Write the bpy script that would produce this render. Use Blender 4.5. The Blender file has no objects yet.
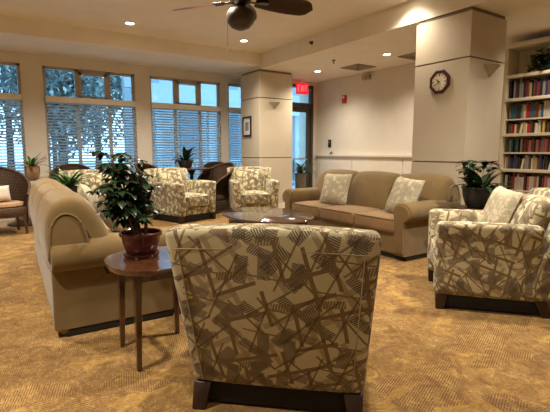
import bpy, bmesh, math, random
from mathutils import Vector, Matrix
R = math.radians
sc = bpy.context.scene
C = sc.collection
random.seed(7)

# ------------------------------------------------------------------ materials
class NT:
    def __init__(s, name):
        s.m = bpy.data.materials.new(name); s.m.use_nodes = True
        s.t = s.m.node_tree; s.n = s.t.nodes; s.n.clear()
        s.out = s.n.new('ShaderNodeOutputMaterial')
        s.b = s.n.new('ShaderNodeBsdfPrincipled')
        s.t.links.new(s.b.outputs[0], s.out.inputs[0])
    def put(s, sock, v):
        if isinstance(v, bpy.types.NodeSocket): s.t.links.new(v, sock)
        elif isinstance(v, (tuple, list)) and len(v) == 3 and sock.type == 'RGBA': sock.default_value = (*v, 1)
        else: sock.default_value = v
    def math(s, op, a, b=0.0, c=0.0):
        n = s.n.new('ShaderNodeMath'); n.operation = op
        s.put(n.inputs[0], a); s.put(n.inputs[1], b); s.put(n.inputs[2], c)
        return n.outputs[0]
    def mix(s, f, a, b, blend='MIX'):
        n = s.n.new('ShaderNodeMix'); n.data_type = 'RGBA'; n.blend_type = blend
        s.put(n.inputs[0], f); s.put(n.inputs[6], a); s.put(n.inputs[7], b)
        return n.outputs[2]
    def coord(s, kind='Object'):
        return s.n.new('ShaderNodeTexCoord').outputs[kind]
    def mapping(s, v, loc=(0, 0, 0), rot=(0, 0, 0), scale=(1, 1, 1)):
        n = s.n.new('ShaderNodeMapping'); s.put(n.inputs[0], v)
        n.inputs[1].default_value = loc; n.inputs[2].default_value = rot; n.inputs[3].default_value = scale
        return n.outputs[0]
    def noise(s, v, scale, detail=3, rough=.55, out=0, dist=0):
        n = s.n.new('ShaderNodeTexNoise'); s.put(n.inputs['Vector'], v)
        n.inputs['Scale'].default_value = scale; n.inputs['Detail'].default_value = detail
        n.inputs['Roughness'].default_value = rough; n.inputs['Distortion'].default_value = dist
        return n.outputs[out]
    def wave(s, v, scale, dist=0, det=2, prof='SIN', dire='X'):
        n = s.n.new('ShaderNodeTexWave'); s.put(n.inputs['Vector'], v); n.wave_profile = prof
        n.bands_direction = dire
        n.inputs['Scale'].default_value = scale; n.inputs['Distortion'].default_value = dist; n.inputs['Detail'].default_value = det
        return n.outputs['Fac']
    def sep(s, v):
        n = s.n.new('ShaderNodeSeparateXYZ'); s.put(n.inputs[0], v); return n.outputs
    def comb(s, x, y, z=0.0):
        n = s.n.new('ShaderNodeCombineXYZ'); s.put(n.inputs[0], x); s.put(n.inputs[1], y); s.put(n.inputs[2], z); return n.outputs[0]
    def white(s, v):
        n = s.n.new('ShaderNodeTexWhiteNoise'); n.noise_dimensions = '3D'; s.put(n.inputs['Vector'], v); return n.outputs
    def ramp(s, f, stops):
        n = s.n.new('ShaderNodeValToRGB'); s.put(n.inputs[0], f)
        e = n.color_ramp.elements
        while len(e) < len(stops): e.new(.5)
        for i, (p, c) in enumerate(stops):
            e[i].position = p; e[i].color = (*c, 1) if len(c) == 3 else c
        return n.outputs[0]
    def step(s, f, lo, hi):
        n = s.n.new('ShaderNodeMapRange'); s.put(n.inputs[0], f)
        n.inputs[1].default_value = lo; n.inputs[2].default_value = hi
        return n.outputs[0]
    def bump(s, h, strength=.2, dist=.01):
        n = s.n.new('ShaderNodeBump'); n.inputs['Strength'].default_value = strength
        n.inputs['Distance'].default_value = dist; s.put(n.inputs['Height'], h)
        s.t.links.new(n.outputs[0], s.b.inputs['Normal'])
    def set(s, col=None, rough=None, spec=None, metal=None, sheen=None, **k):
        if col is not None: s.put(s.b.inputs['Base Color'], col)
        if rough is not None: s.put(s.b.inputs['Roughness'], rough)
        if spec is not None: s.b.inputs['Specular IOR Level'].default_value = spec
        if metal is not None: s.b.inputs['Metallic'].default_value = metal
        if sheen is not None:
            s.b.inputs['Sheen Weight'].default_value = sheen
        return s

def paint(name, col, rough=.7, var=.04, spec=.3):
    t = NT(name); v = t.coord()
    n = t.noise(v, 2.5, 4)
    dark = tuple(c * (1 - var) for c in col); lite = tuple(min(1, c * (1 + var)) for c in col)
    t.set(t.ramp(n, [(.3, dark), (.7, lite)]), rough, spec)
    t.bump(t.noise(v, 180, 2), .08, .002)
    return t.m

def wood(name, c1, c2, rough=.35, scale=1.0, spec=.5, coat=0):
    t = NT(name); v = t.mapping(t.coord(), scale=(14 * scale, 14 * scale, 1.6 * scale))
    n = t.noise(v, 1.6, 6, .6, dist=.8)
    t.set(t.ramp(n, [(.3, c1), (.7, c2)]), rough, spec)
    if coat: t.b.inputs['Coat Weight'].default_value = coat; t.b.inputs['Coat Roughness'].default_value = .12
    return t.m

def plain(name, col, rough=.5, metal=0, spec=.5, var=.06, ns=20):
    t = NT(name); n = t.noise(t.coord(), ns, 3)
    t.set(t.ramp(n, [(.3, tuple(c * (1 - var) for c in col)), (.7, tuple(min(1, c * (1 + var)) for c in col))]), rough, spec, metal)
    return t.m

def glow(name, col, strength):
    t = NT(name); t.set(tuple(.6 * c for c in col), .5)
    t.put(t.b.inputs['Emission Color'], col); t.b.inputs['Emission Strength'].default_value = strength
    return t.m

def cloth(name, col, var=.12, sheen=.25, wv=700, rough=.85):
    t = NT(name); v = t.coord('UV')
    n = t.noise(v, 6, 5, .6)
    f = t.noise(v, 260, 2)
    c = t.ramp(n, [(.3, tuple(x * (1 - var) for x in col)), (.7, tuple(min(1, x * (1 + var)) for x in col))])
    c = t.mix(t.math('MULTIPLY', f, .22), c, tuple(x * .55 for x in col))
    t.set(c, rough, .2, sheen=sheen)
    t.bump(t.math('ADD', t.wave(v, 120, 1), t.math('MULTIPLY', t.noise(v, 12, 3), 3.0)), .18, .004)
    return t.m

def patterned(name, base, fade=0.0, s=1.0):
    """cream upholstery crossed by brown bars, hatched blocks and thin dark lines"""
    t = NT(name); uv = t.mapping(t.coord('UV'), scale=(1 / s, 1 / s, 1))
    col = t.ramp(t.noise(uv, 9, 3), [(.3, tuple(c * .92 for c in base)), (.7, base)])
    def layer(col, ang, cw, ch, w, density, shade, seed, hatch=0, span=(.5, 1.0), amt=1.0):
        p = t.sep(t.mapping(uv, loc=(seed * 1.37, seed * .71, 0), rot=(0, 0, R(ang))))
        y = t.math('DIVIDE', p[1], ch); iy = t.math('FLOOR', y)
        r0 = t.white(t.comb(iy, seed, 3.3))[0]
        x = t.math('ADD', t.math('DIVIDE', p[0], cw), r0); ix = t.math('FLOOR', x)
        rn = t.white(t.comb(ix, iy, seed)); rc = t.sep(rn[1])
        fy = t.math('SUBTRACT', y, iy); fx = t.math('SUBTRACT', x, ix)
        # a slight tilt of each bar
        tilt = t.math('MULTIPLY', t.math('SUBTRACT', rc[2], .5), .5 * cw / ch * .35)
        cy = t.math('ADD', t.math('MULTIPLY_ADD', rc[0], .4, .3), t.math('MULTIPLY', t.math('SUBTRACT', fx, .5), tilt))
        dy = t.math('ABSOLUTE', t.math('SUBTRACT', fy, cy))
        m = t.math('LESS_THAN', dy, w / ch / 2)
        ln = t.math('MULTIPLY_ADD', rc[1], (span[1] - span[0]) / 2, span[0] / 2)
        m = t.math('MULTIPLY', m, t.math('LESS_THAN', t.math('ABSOLUTE', t.math('SUBTRACT', fx, .5)), ln))
        m = t.math('MULTIPLY', m, t.math('LESS_THAN', rn[0], density))
        if hatch:
            hx = t.math('FRACT', t.math('ADD', t.math('MULTIPLY', p[0], hatch), t.math('MULTIPLY', p[1], hatch * .35)))
            m = t.math('MULTIPLY', m, t.math('MULTIPLY_ADD', t.math('GREATER_THAN', hx, .42), .72, .28))
        if amt != 1.0: m = t.math('MULTIPLY', m, amt)
        return t.mix(m, col, shade)
    lt = (.35, .275, .16); md = (.215, .155, .085); dk = (.115, .078, .042); gr = (.125, .105, .075); pu = (.165, .125, .105)
    col = layer(col, 28, .62, .15, .045, .65, lt, 1.1, 0, (.6, 1), .7)
    col = layer(col, -62, .60, .17, .04, .6, lt, 2.3, 0, (.6, 1), .75)
    col = layer(col, 83, .30, .19, .085, .55, gr, 3.7, 62, (.55, .95))
    col = layer(col, -40, .27, .21, .075, .45, gr, 14.2, 60, (.55, .95))
    col = layer(col, 5, .31, .23, .06, .4, md, 15.3, 50, (.4, .9))
    col = layer(col, 50, .28, .20, .10, .42, gr, 4.2, 58, (.5, .85))
    col = layer(col, -24, .26, .16, .07, .36, pu, 5.9, 64, (.5, .9))
    col = layer(col, 17, .52, .18, .030, .7, md, 6.4, 0, (.6, 1))
    col = layer(col, -78, .5, .16, .028, .8, md, 7.7, 0, (.5, 1))
    col = layer(col, 38, .66, .15, .017, .65, dk, 8.8, 0, (.5, 1), .7)
    col = layer(col, -48, .6, .16, .015, .75, md, 9.1, 0, (.5, 1))
    col = layer(col, 66, .6, .17, .015, .65, dk, 10.6, 0, (.5, 1), .75)
    col = layer(col, -8, .5, .21, .011, .65, md, 11.3, 0, (.5, 1))
    if fade: col = t.mix(fade, col, base)
    t.set(col, .8, .2, sheen=.15)
    t.bump(t.noise(t.coord('UV'), 300, 2), .15, .003)
    return t.m

def carpet_mat():
    t = NT('carpet'); v = t.coord()
    sw = t.noise(v, 9, 5, .65, dist=1.2)
    c = t.ramp(sw, [(.32, (.19, .10, .029)), (.5, (.335, .20, .060)), (.66, (.44, .288, .098))])
    # a mosaic of small patches, each hatched its own way or left plain
    n = t.n.new('ShaderNodeTexVoronoi'); t.put(n.inputs['Vector'], t.mapping(v, rot=(0, 0, R(20)), scale=(1, 1.5, 1))); n.inputs['Scale'].default_value = 5.5
    rc = t.sep(n.outputs['Color'])
    def hatch(ang, sc_, lo, hi, amt, col, c):
        w = t.wave(t.mapping(v, rot=(0, 0, R(ang))), sc_, 1.2, 1)
        br_ = t.noise(t.mapping(v, rot=(0, 0, R(ang)), scale=(80, 22, 1)), 1, 1)
        m = t.math('MULTIPLY', t.step(w, .45, .70), t.step(br_, .36, .46))
        g = t.math('MULTIPLY', t.math('GREATER_THAN', rc[0], lo), t.math('LESS_THAN', rc[0], hi))
        return t.mix(t.math('MULTIPLY', t.math('MULTIPLY', m, g), amt), c, col)
    c = hatch(68, 25, .0, .38, .92, (.105, .052, .030), c)
    c = hatch(15, 26, .34, .62, .85, (.12, .062, .032), c)
    c = hatch(-35, 25, .58, .80, .8, (.115, .06, .036), c)
    st = t.noise(t.mapping(v, rot=(0, 0, R(34)), scale=(38, 95, 1)), 1.0, 3, .6)
    c = t.mix(t.math('MULTIPLY', t.step(st, .52, .60), .55), c, (.15, .08, .045))
    t.set(c, .95, .1, sheen=.1)
    t.bump(t.noise(v, 240, 2), .5, .006)
    return t.m

def wicker_mat():
    t = NT('wicker_weave'); v = t.coord('UV')
    a = t.wave(v, 14, 0, 0, dire='X'); b = t.wave(v, 14, 0, 0, dire='Y')
    h = t.math('ADD', t.math('MULTIPLY', a, b), t.math('MULTIPLY', t.noise(v, 60, 2), .4))
    t.set(t.ramp(h, [(.1, (.03, .015, .008)), (.9, (.145, .075, .038))]), .5, .4)
    t.bump(h, .6, .01)
    return t.m

def leaf_mat(name, c1, c2, rough=.35):
    t = NT(name); v = t.coord()
    t.set(t.ramp(t.noise(v, 9, 3), [(.3, c1), (.7, c2)]), rough, .5)
    return t.m

def glass_mat():
    t = NT('window_glass')
    tr = t.n.new('ShaderNodeBsdfTransparent'); tr.inputs[0].default_value = (.86, .94, .97, 1)
    gl = t.n.new('ShaderNodeBsdfGlossy'); gl.inputs['Roughness'].default_value = .03
    fr = t.n.new('ShaderNodeFresnel'); fr.inputs[0].default_value = 1.45
    mx = t.n.new('ShaderNodeMixShader')
    t.t.links.new(fr.outputs[0], mx.inputs[0]); t.t.links.new(tr.outputs[0], mx.inputs[1]); t.t.links.new(gl.outputs[0], mx.inputs[2])
    t.t.links.new(mx.outputs[0], t.out.inputs[0])
    return t.m

M = {}
M['wall'] = paint('wall_paint', (.74, .69, .61))
M['pillar'] = paint('pillar_paint', (.60, .53, .42))
M['ceil'] = paint('ceiling_paint', (.84, .78, .68))
M['soffit'] = paint('bulkhead_daylit_paint', (.88, .84, .78))  # paler than the ceiling: daylight on the underside put into the colour
M['white'] = paint('white_trim_paint', (.80, .76, .68), .45)
M['shelfwhite'] = paint('shelf_paint', (.74, .66, .50), .4)
M['groove'] = plain('groove_shadow_gap', (.22, .17, .12), .8)
M['carpet'] = carpet_mat()
M['plank'] = wood('floor_planks', (.34, .20, .10), (.50, .33, .19), .22, .5)
M['sofa'] = cloth('tan_sofa_fabric', (.20, .133, .052))
M['sofadk'] = cloth('sofa_piping', (.13, .085, .038))
M['seatc'] = cloth('seat_cushion_fabric', (.29, .18, .085))
M['pat'] = patterned('patterned_upholstery', (.62, .575, .39), s=.62)
M['patpil'] = patterned('patterned_pillow_fabric', (.60, .55, .41), fade=.5, s=.55)
M['pip'] = cloth('patterned_piping', (.36, .30, .18))
M['darkwood'] = wood('espresso_wood', (.018, .008, .005), (.045, .018, .010), .42)
M['redwood'] = wood('mahogany_wood', (.050, .020, .009), (.105, .042, .018), .16, 1, .5, 1.0)
M['tabletop'] = wood('coffee_table_wood', (.055, .030, .022), (.11, .06, .042), .16, 1, .6, .6)
M['black'] = plain('black_plinth_and_shade', (.008, .007, .006), .7)
M['wicker'] = wicker_mat()
M['cushion'] = cloth('white_cushion_cloth', (.75, .68, .58))
M['tancush'] = cloth('tan_cushion_cloth', (.42, .27, .15))
M['leafdk'] = leaf_mat('dark_leaf', (.006, .018, .007), (.025, .060, .020))
M['leafmd'] = leaf_mat('mid_leaf', (.03, .09, .018), (.10, .22, .055))
M['leafgr'] = leaf_mat('grey_leaf', (.03, .06, .03), (.11, .16, .09), .5)
M['flower'] = leaf_mat('pink_flower', (.45, .20, .22), (.70, .42, .42))
M['stem'] = plain('brown_stem', (.10, .06, .03), .8)
M['soil'] = plain('potting_soil', (.025, .016, .010), .95, var=.5, ns=60)
M['potred'] = plain('maroon_glaze', (.075, .014, .012), .18, var=.2)
M['potblk'] = plain('charcoal_pot', (.022, .024, .028), .45)
M['pottan'] = plain('terracotta_pot', (.34, .20, .10), .6, var=.2)
M['potgrey'] = plain('grey_planter', (.20, .18, .16), .6)
M['frame'] = plain('taupe_window_metal', (.46, .42, .39), .45, .1)
M['framedk'] = plain('bronze_door_metal', (.10, .085, .07), .4, .4)
M['blind'] = plain('white_blind_slat', (.84, .86, .88), .5)
_n = M['blind'].node_tree; _t = _n.nodes.new('ShaderNodeBsdfTranslucent'); _t.inputs[0].default_value = (.85, .88, .9, 1)
_m = _n.nodes.new('ShaderNodeMixShader'); _m.inputs[0].default_value = .5
_o = [n for n in _n.nodes if n.type == 'OUTPUT_MATERIAL'][0]; _b = [n for n in _n.nodes if n.type == 'BSDF_PRINCIPLED'][0]
_n.links.new(_b.outputs[0], _m.inputs[1]); _n.links.new(_t.outputs[0], _m.inputs[2]); _n.links.new(_m.outputs[0], _o.inputs[0])
M['glass'] = glass_mat()
M['fandk'] = wood('fan_blade_wood', (.035, .010, .006), (.075, .024, .014), .3)
M['fanmt'] = plain('fan_bronze_metal', (.05, .033, .025), .35, .7)
M['bowl'] = plain('fan_light_bowl', (.05, .04, .035), .4)
M['chrome'] = plain('brushed_nickel', (.55, .53, .50), .3, 1)
M['lamp'] = glow('downlight_glow', (1, .86, .62), 14)
M['red'] = plain('red_plastic', (.45, .015, .02), .4)
M['exit'] = glow('exit_sign_red', (1, .012, .035), .55)
M['exitw'] = glow('exit_sign_letters', (1, .22, .22), .7)
M['vent'] = plain('vent_metal', (.20, .15, .10), .6)
M['ventw'] = plain('vent_slat_metal', (.42, .35, .26), .6)
M['clockw'] = wood('clock_wood', (.03, .010, .006), (.075, .026, .014), .3)
M['clockf'] = plain('clock_face', (.78, .72, .58), .5)
M['ink'] = plain('black_ink', (.012, .010, .010), .5)
M['mat'] = plain('white_picture_mat', (.72, .70, .66), .6)
M['print'] = plain('grey_print', (.25, .25, .26), .6, var=.6, ns=35)
M['plaster'] = paint('sconce_plaster', (.62, .55, .45))
M['asphalt'] = plain('lawn', (.30, .35, .37), .9, var=.4, ns=3)
M['siding'] = plain('blue_white_siding', (.36, .42, .46), .6)
M['sidedk'] = plain('slate_window', (.20, .26, .31), .25)
M['bark'] = plain('tree_bark', (.12, .10, .09), .9)
M['tree'] = leaf_mat('tree_foliage', (.15, .21, .21), (.33, .41, .40), .6)

# ------------------------------------------------------------------ mesh helpers
def uvbox(bm, off):
    uv = bm.loops.layers.uv.verify()
    for f in bm.faces:
        n = f.normal; a = max(range(3), key=lambda i: abs(n[i]))
        for l in f.loops:
            p = l.vert.co
            l[uv].uv = ((p.y + off, p.z) if a == 0 else (p.x + off, p.z + off * .3) if a == 1 else (p.x, p.y + off))

def obj(name, bm, mat, parent=None, smooth=True, loc=None, keepuv=False, flat_angle=None):
    bmesh.ops.recalc_face_normals(bm, faces=bm.faces[:])
    bm.normal_update()
    if not keepuv: uvbox(bm, random.uniform(0, 3))
    me = bpy.data.meshes.new(name)
    bm.to_mesh(me); bm.free()
    mats = mat if isinstance(mat, list) else [mat]
    for m in mats: me.materials.append(m)
    if smooth:
        for p in me.polygons: p.use_smooth = True
        try: me.set_sharp_from_angle(angle=R(flat_angle or 42))
        except Exception: pass
    o = bpy.data.objects.new(name, me); C.objects.link(o)
    if parent: o.parent = parent
    if loc is not None: o.location = loc
    return o

def tag(o, label, cat, group=None, kind=None):
    o['label'] = label; o['category'] = cat
    if group: o['group'] = group
    if kind: o['kind'] = kind
    return o

def thing(name, label, cat, loc=(0, 0, 0), rz=0, group=None):
    o = bpy.data.objects.new(name, None); C.objects.link(o)
    o.empty_display_size = .1
    o.location = loc; o.rotation_euler = (0, 0, rz)
    return tag(o, label, cat, group)

def struct(name, bm, mat, parent=None, smooth=False):
    o = obj(name, bm, mat, parent, smooth)
    o['kind'] = 'structure'
    return o

def dup(root, loc, rz, label, group=None):
    r = root.copy(); C.objects.link(r); r.location = loc; r.rotation_euler = (0, 0, rz); r['label'] = label
    if group: r['group'] = group
    for ch in list(root.children):
        c = ch.copy(); C.objects.link(c); c.parent = r
        for g in list(ch.children):
            d = g.copy(); C.objects.link(d); d.parent = c
    return r

def bx(bm, x0, x1, y0, y1, z0, z1, mi=0):
    vs = [bm.verts.new((x, y, z)) for x in (x0, x1) for y in (y0, y1) for z in (z0, z1)]
    for q in ((0, 1, 3, 2), (4, 6, 7, 5), (0, 4, 5, 1), (2, 3, 7, 6), (0, 2, 6, 4), (1, 5, 7, 3)):
        f = bm.faces.new([vs[i] for i in q]); f.material_index = mi
    return vs

def soft(bm, x0, x1, y0, y1, z0, z1, r=.03, puff=(0, 0, 0), n=6, fn=None, mat=None):
    """rounded, optionally puffed box; fn deforms points afterwards"""
    c = Vector(((x0 + x1) / 2, (y0 + y1) / 2, (z0 + z1) / 2)); h = ((x1 - x0) / 2, (y1 - y0) / 2, (z1 - z0) / 2)
    r = min(r, *[v * .98 for v in h])
    ks = []
    for a in h:
        k = [-a, -a + .35 * r, -a + .7 * r, -a + r]; inn = a - r
        k += [-inn + 2 * inn * i / n for i in range(1, n)]
        k += [a - r, a - .7 * r, a - .35 * r, a]
        ks.append(k)
    cache = {}
    def vert(i, j, k):
        if (i, j, k) in cache: return cache[(i, j, k)]
        p = [ks[0][i], ks[1][j], ks[2][k]]
        q = [max(-h[d] + r, min(h[d] - r, p[d])) for d in range(3)]
        dv = Vector([p[d] - q[d] for d in range(3)])
        if dv.length > 1e-9: dv = dv.normalized() * r
        o = Vector(q) + dv
        u = [o[d] / h[d] for d in range(3)]
        for d in range(3):
            if puff[d]:
                e, g = (d + 1) % 3, (d + 2) % 3
                o[d] += puff[d] * u[d] * max(0, 1 - u[e] ** 2) * max(0, 1 - u[g] ** 2)
        o += c
        if fn: o = Vector(fn(o))
        if mat: o = mat @ o
        cache[(i, j, k)] = bm.verts.new(o)
        return cache[(i, j, k)]
    L = [len(k) - 1 for k in ks]
    def quad(*a):
        try: bm.faces.new([vert(*t) for t in a])
        except ValueError: pass
    for i in range(L[0]):
        for j in range(L[1]):
            for k in (0, L[2]): quad((i, j, k), (i + 1, j, k), (i + 1, j + 1, k), (i, j + 1, k))
        for k in range(L[2]):
            for j in (0, L[1]): quad((i, j, k), (i + 1, j, k), (i + 1, j, k + 1), (i, j, k + 1))
    for j in range(L[1]):
        for k in range(L[2]):
            for i in (0, L[0]): quad((i, j, k), (i, j + 1, k), (i, j + 1, k + 1), (i, j, k + 1))

def smooth_loop(pts, sub=3):
    """Catmull-Rom through a closed 2-D loop"""
    out = []; n = len(pts)
    for i in range(n):
        p0, p1, p2, p3 = (Vector(pts[(i + d) % n]) for d in (-1, 0, 1, 2))
        for s in range(sub):
            t = s / sub
            out.append(.5 * ((2 * p1) + (p2 - p0) * t + (2 * p0 - 5 * p1 + 4 * p2 - p3) * t * t + (3 * p1 - p0 - 3 * p2 + p3) * t ** 3))
    return out

def prism(bm, pts, a0, a1, axis='x', r=.03, puff=0, n=6):
    """closed 2-D profile swept along an axis with rounded ends (pts are the other two axes)"""
    cx = sum(p[0] for p in pts) / len(pts); cy = sum(p[1] for p in pts) / len(pts)
    rings = []
    st = []
    L = a1 - a0
    for k in range(5):
        th = math.pi / 2 * k / 4; st.append((a0 + r * (1 - math.sin(th)), r * (1 - math.cos(th)))) if False else None
    for k in range(4): th = math.pi / 2 * k / 4; st.append((a0 + r - r * math.cos(th), r - r * math.sin(th)))
    for k in range(n + 1): st.append((a0 + r + (L - 2 * r) * k / n, 0))
    for k in range(3, -1, -1): th = math.pi / 2 * k / 4; st.append((a1 - r + r * math.cos(th), r - r * math.sin(th)))
    N = len(pts)
    norms = []
    area = sum(pts[i][0] * pts[(i + 1) % N][1] - pts[(i + 1) % N][0] * pts[i][1] for i in range(N))
    sg = 1 if area > 0 else -1
    for i in range(N):
        d = Vector(pts[(i + 1) % N]) - Vector(pts[i - 1])
        d = Vector((d.y, -d.x)) * sg
        norms.append(d.normalized() if d.length > 0 else d)
    for a, ins in st:
        u = (a - (a0 + a1) / 2) / (L / 2)
        pf = puff * (1 - u * u)
        ring = []
        for i, p in enumerate(pts):
            q = Vector(p) - norms[i] * (ins - pf)
            co = (a, q[0], q[1]) if axis == 'x' else (q[0], a, q[1]) if axis == 'y' else (q[0], q[1], a)
            ring.append(bm.verts.new(co))
        rings.append(ring)
    for A, B in zip(rings, rings[1:]):
        for i in range(N): bm.faces.new((A[i], A[(i + 1) % N], B[(i + 1) % N], B[i]))
    bm.faces.new(rings[0]); bm.faces.new(rings[-1])

def lathe(bm, prof, seg=28, c=(0, 0), sx=1, sy=1, mi=0):
    rings = []
    for r, z in prof:
        rings.append([bm.verts.new((c[0] + sx * r * math.cos(2 * math.pi * k / seg), c[1] + sy * r * math.sin(2 * math.pi * k / seg), z)) for k in range(seg)] if r > 1e-5 else [bm.verts.new((c[0], c[1], z))])
    for A, B in zip(rings, rings[1:]):
        for k in range(seg):
            k2 = (k + 1) % seg
            if len(A) == 1 and len(B) == 1: continue
            f = bm.faces.new((A[0], B[k2], B[k])) if len(A) == 1 else bm.faces.new((A[k], A[k2], B[0])) if len(B) == 1 else bm.faces.new((A[k], A[k2], B[k2], B[k]))
            f.material_index = mi

def tube(bm, pts, r, seg=8, cap=True, closed=False):
    pts = [Vector(p) for p in pts]; n = len(pts); rings = []
    for i, p in enumerate(pts):
        a = pts[i - 1] if (i > 0 or closed) else p; b = pts[(i + 1) % n] if (i < n - 1 or closed) else p
        d = (b - a).normalized()
        up = Vector((0, 0, 1)) if abs(d.z) < .9 else Vector((1, 0, 0))
        s = d.cross(up).normalized(); t = s.cross(d)
        rr = r[i] if isinstance(r, (list, tuple)) else r
        rings.append([bm.verts.new(p + rr * (math.cos(2 * math.pi * k / seg) * s + math.sin(2 * math.pi * k / seg) * t)) for k in range(seg)])
    prs = list(zip(rings, rings[1:])) + ([(rings[-1], rings[0])] if closed else [])
    for A, B in prs:
        for k in range(seg): bm.faces.new((A[k], A[(k + 1) % seg], B[(k + 1) % seg], B[k]))
    if cap and not closed: bm.faces.new(rings[0]); bm.faces.new(rings[-1])

def taper_leg(bm, x, y, z0, z1, w0, w1, dx=0, dy=0):
    """square leg: width w0 at the floor, w1 on top; foot pushed by dx, dy"""
    a = [bm.verts.new((x + dx + sx * w0 / 2, y + dy + sy * w0 / 2, z0)) for sx, sy in ((-1, -1), (1, -1), (1, 1), (-1, 1))]
    b = [bm.verts.new((x + sx * w1 / 2, y + sy * w1 / 2, z1)) for sx, sy in ((-1, -1), (1, -1), (1, 1), (-1, 1))]
    for i in range(4): bm.faces.new((a[i], a[(i + 1) % 4], b[(i + 1) % 4], b[i]))
    bm.faces.new(a); bm.faces.new(b)
    bmesh.ops.bevel(bm, geom=[e for e in bm.edges], offset=.004, segments=1, affect='EDGES')

def blade(bm, base, yaw, pitch, length, width, droop=1.0, seg=6, fold=.15, mi=0):
    """one leaf: a bent, pointed, slightly folded strip with thickness"""
    p = Vector(base); rows = []
    for i in range(seg + 1):
        t = i / seg
        w = width * (math.sin(math.pi * min(1, (t * .93 + .07)) ** .8) ** .8) / 2 if i < seg else .0004
        d = Vector((math.cos(yaw) * math.cos(pitch), math.sin(yaw) * math.cos(pitch), math.sin(pitch)))
        s = Vector((-math.sin(yaw), math.cos(yaw), 0)); u = d.cross(s)
        u = -u if u.z < 0 else u
        rows.append([bm.verts.new(p + s * w + u * w * fold), bm.verts.new(p), bm.verts.new(p - s * w + u * w * fold)])
        p = p + d * (length / seg); pitch -= droop / seg
    for A, B in zip(rows, rows[1:]):
        for k in (0, 1):
            f = bm.faces.new((A[k], A[k + 1], B[k + 1], B[k])); f.material_index = mi

def B(): return bmesh.new()

# ------------------------------------------------------------------ the setting
XL, XR, YB, YW = -3.6, 6.70, -4.2, 8.75
YD = 8.22                       # the exit door's wall stands a little nearer than the windows
PX = 4.65                       # left faces of both pillars, edge of the lower ceiling
ZH, ZB, ZL = 3.11, 2.88, 2.82
bm = B(); bx(bm, XL, XR, YB, 7.95, -.1, 0); struct('floor', bm, M['carpet'])
bm = B(); bx(bm, XL, XR, 7.95, YW + .22, -.1, 0); struct('floor_planks', bm, M['plank'])
bm = B(); bx(bm, XL, PX, YB, 7.45, ZH, ZH + .15); struct('ceiling', bm, M['ceil'])
bm = B(); bx(bm, XL, PX, 7.45, YW + .1, ZB, ZH + .15); struct('ceiling_bulkhead', bm, M['soffit'])
bm = B(); bx(bm, PX, XR, YB, YW + .1, ZL, ZH + .15); struct('ceiling_lower', bm, M['ceil'])
bm = B(); bx(bm, XL - .15, XL, YB - .15, YW + .15, -.1, ZH + .15); struct('wall_left', bm, M['wall'])
bm = B(); bx(bm, XL, XR, YB - .15, YB, -.1, ZH + .15); struct('wall_back', bm, M['wall'])
bm = B(); bx(bm, XR, XR + .15, YB - .15, YW + .15, -.1, ZH + .15); struct('wall_right', bm, M['wall'])

# window wall with its openings
WIN = [(-1.25, .60), (.94, 2.545), (2.84, 4.41), (4.60, 5.05)]
SILL, HEAD, TRANS = .40, 2.70, 2.125
DX0, DX1, DHEAD = 5.60, 6.62, 2.74
JX = 5.20
bm = B()
edges = [XL] + [v for w in WIN for v in w] + [JX]
for a, b in zip(edges[0::2], edges[1::2]): bx(bm, a, b, YW, YW + .22, 0, ZH)
for a, b in WIN:
    bx(bm, a, b, YW, YW + .22, 0, SILL); bx(bm, a, b, YW, YW + .22, HEAD, ZH)
bx(bm, DX1, XR, YD, YD + .2, 0, ZL); bx(bm, DX0, DX1, YD, YD + .2, DHEAD, ZL); bx(bm, JX, DX0, YD, YD + .2, 0, ZL); bx(bm, JX, JX + .2, YD + .2, YW + .22, 0, ZL)
struct('wall_window', bm, M['wall'])

def bars(spec, y0, y1):
    b = B()
    for x0, x1, z0, z1 in spec: bx(b, x0, x1, y0, y1, z0, z1)
    return b

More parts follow.
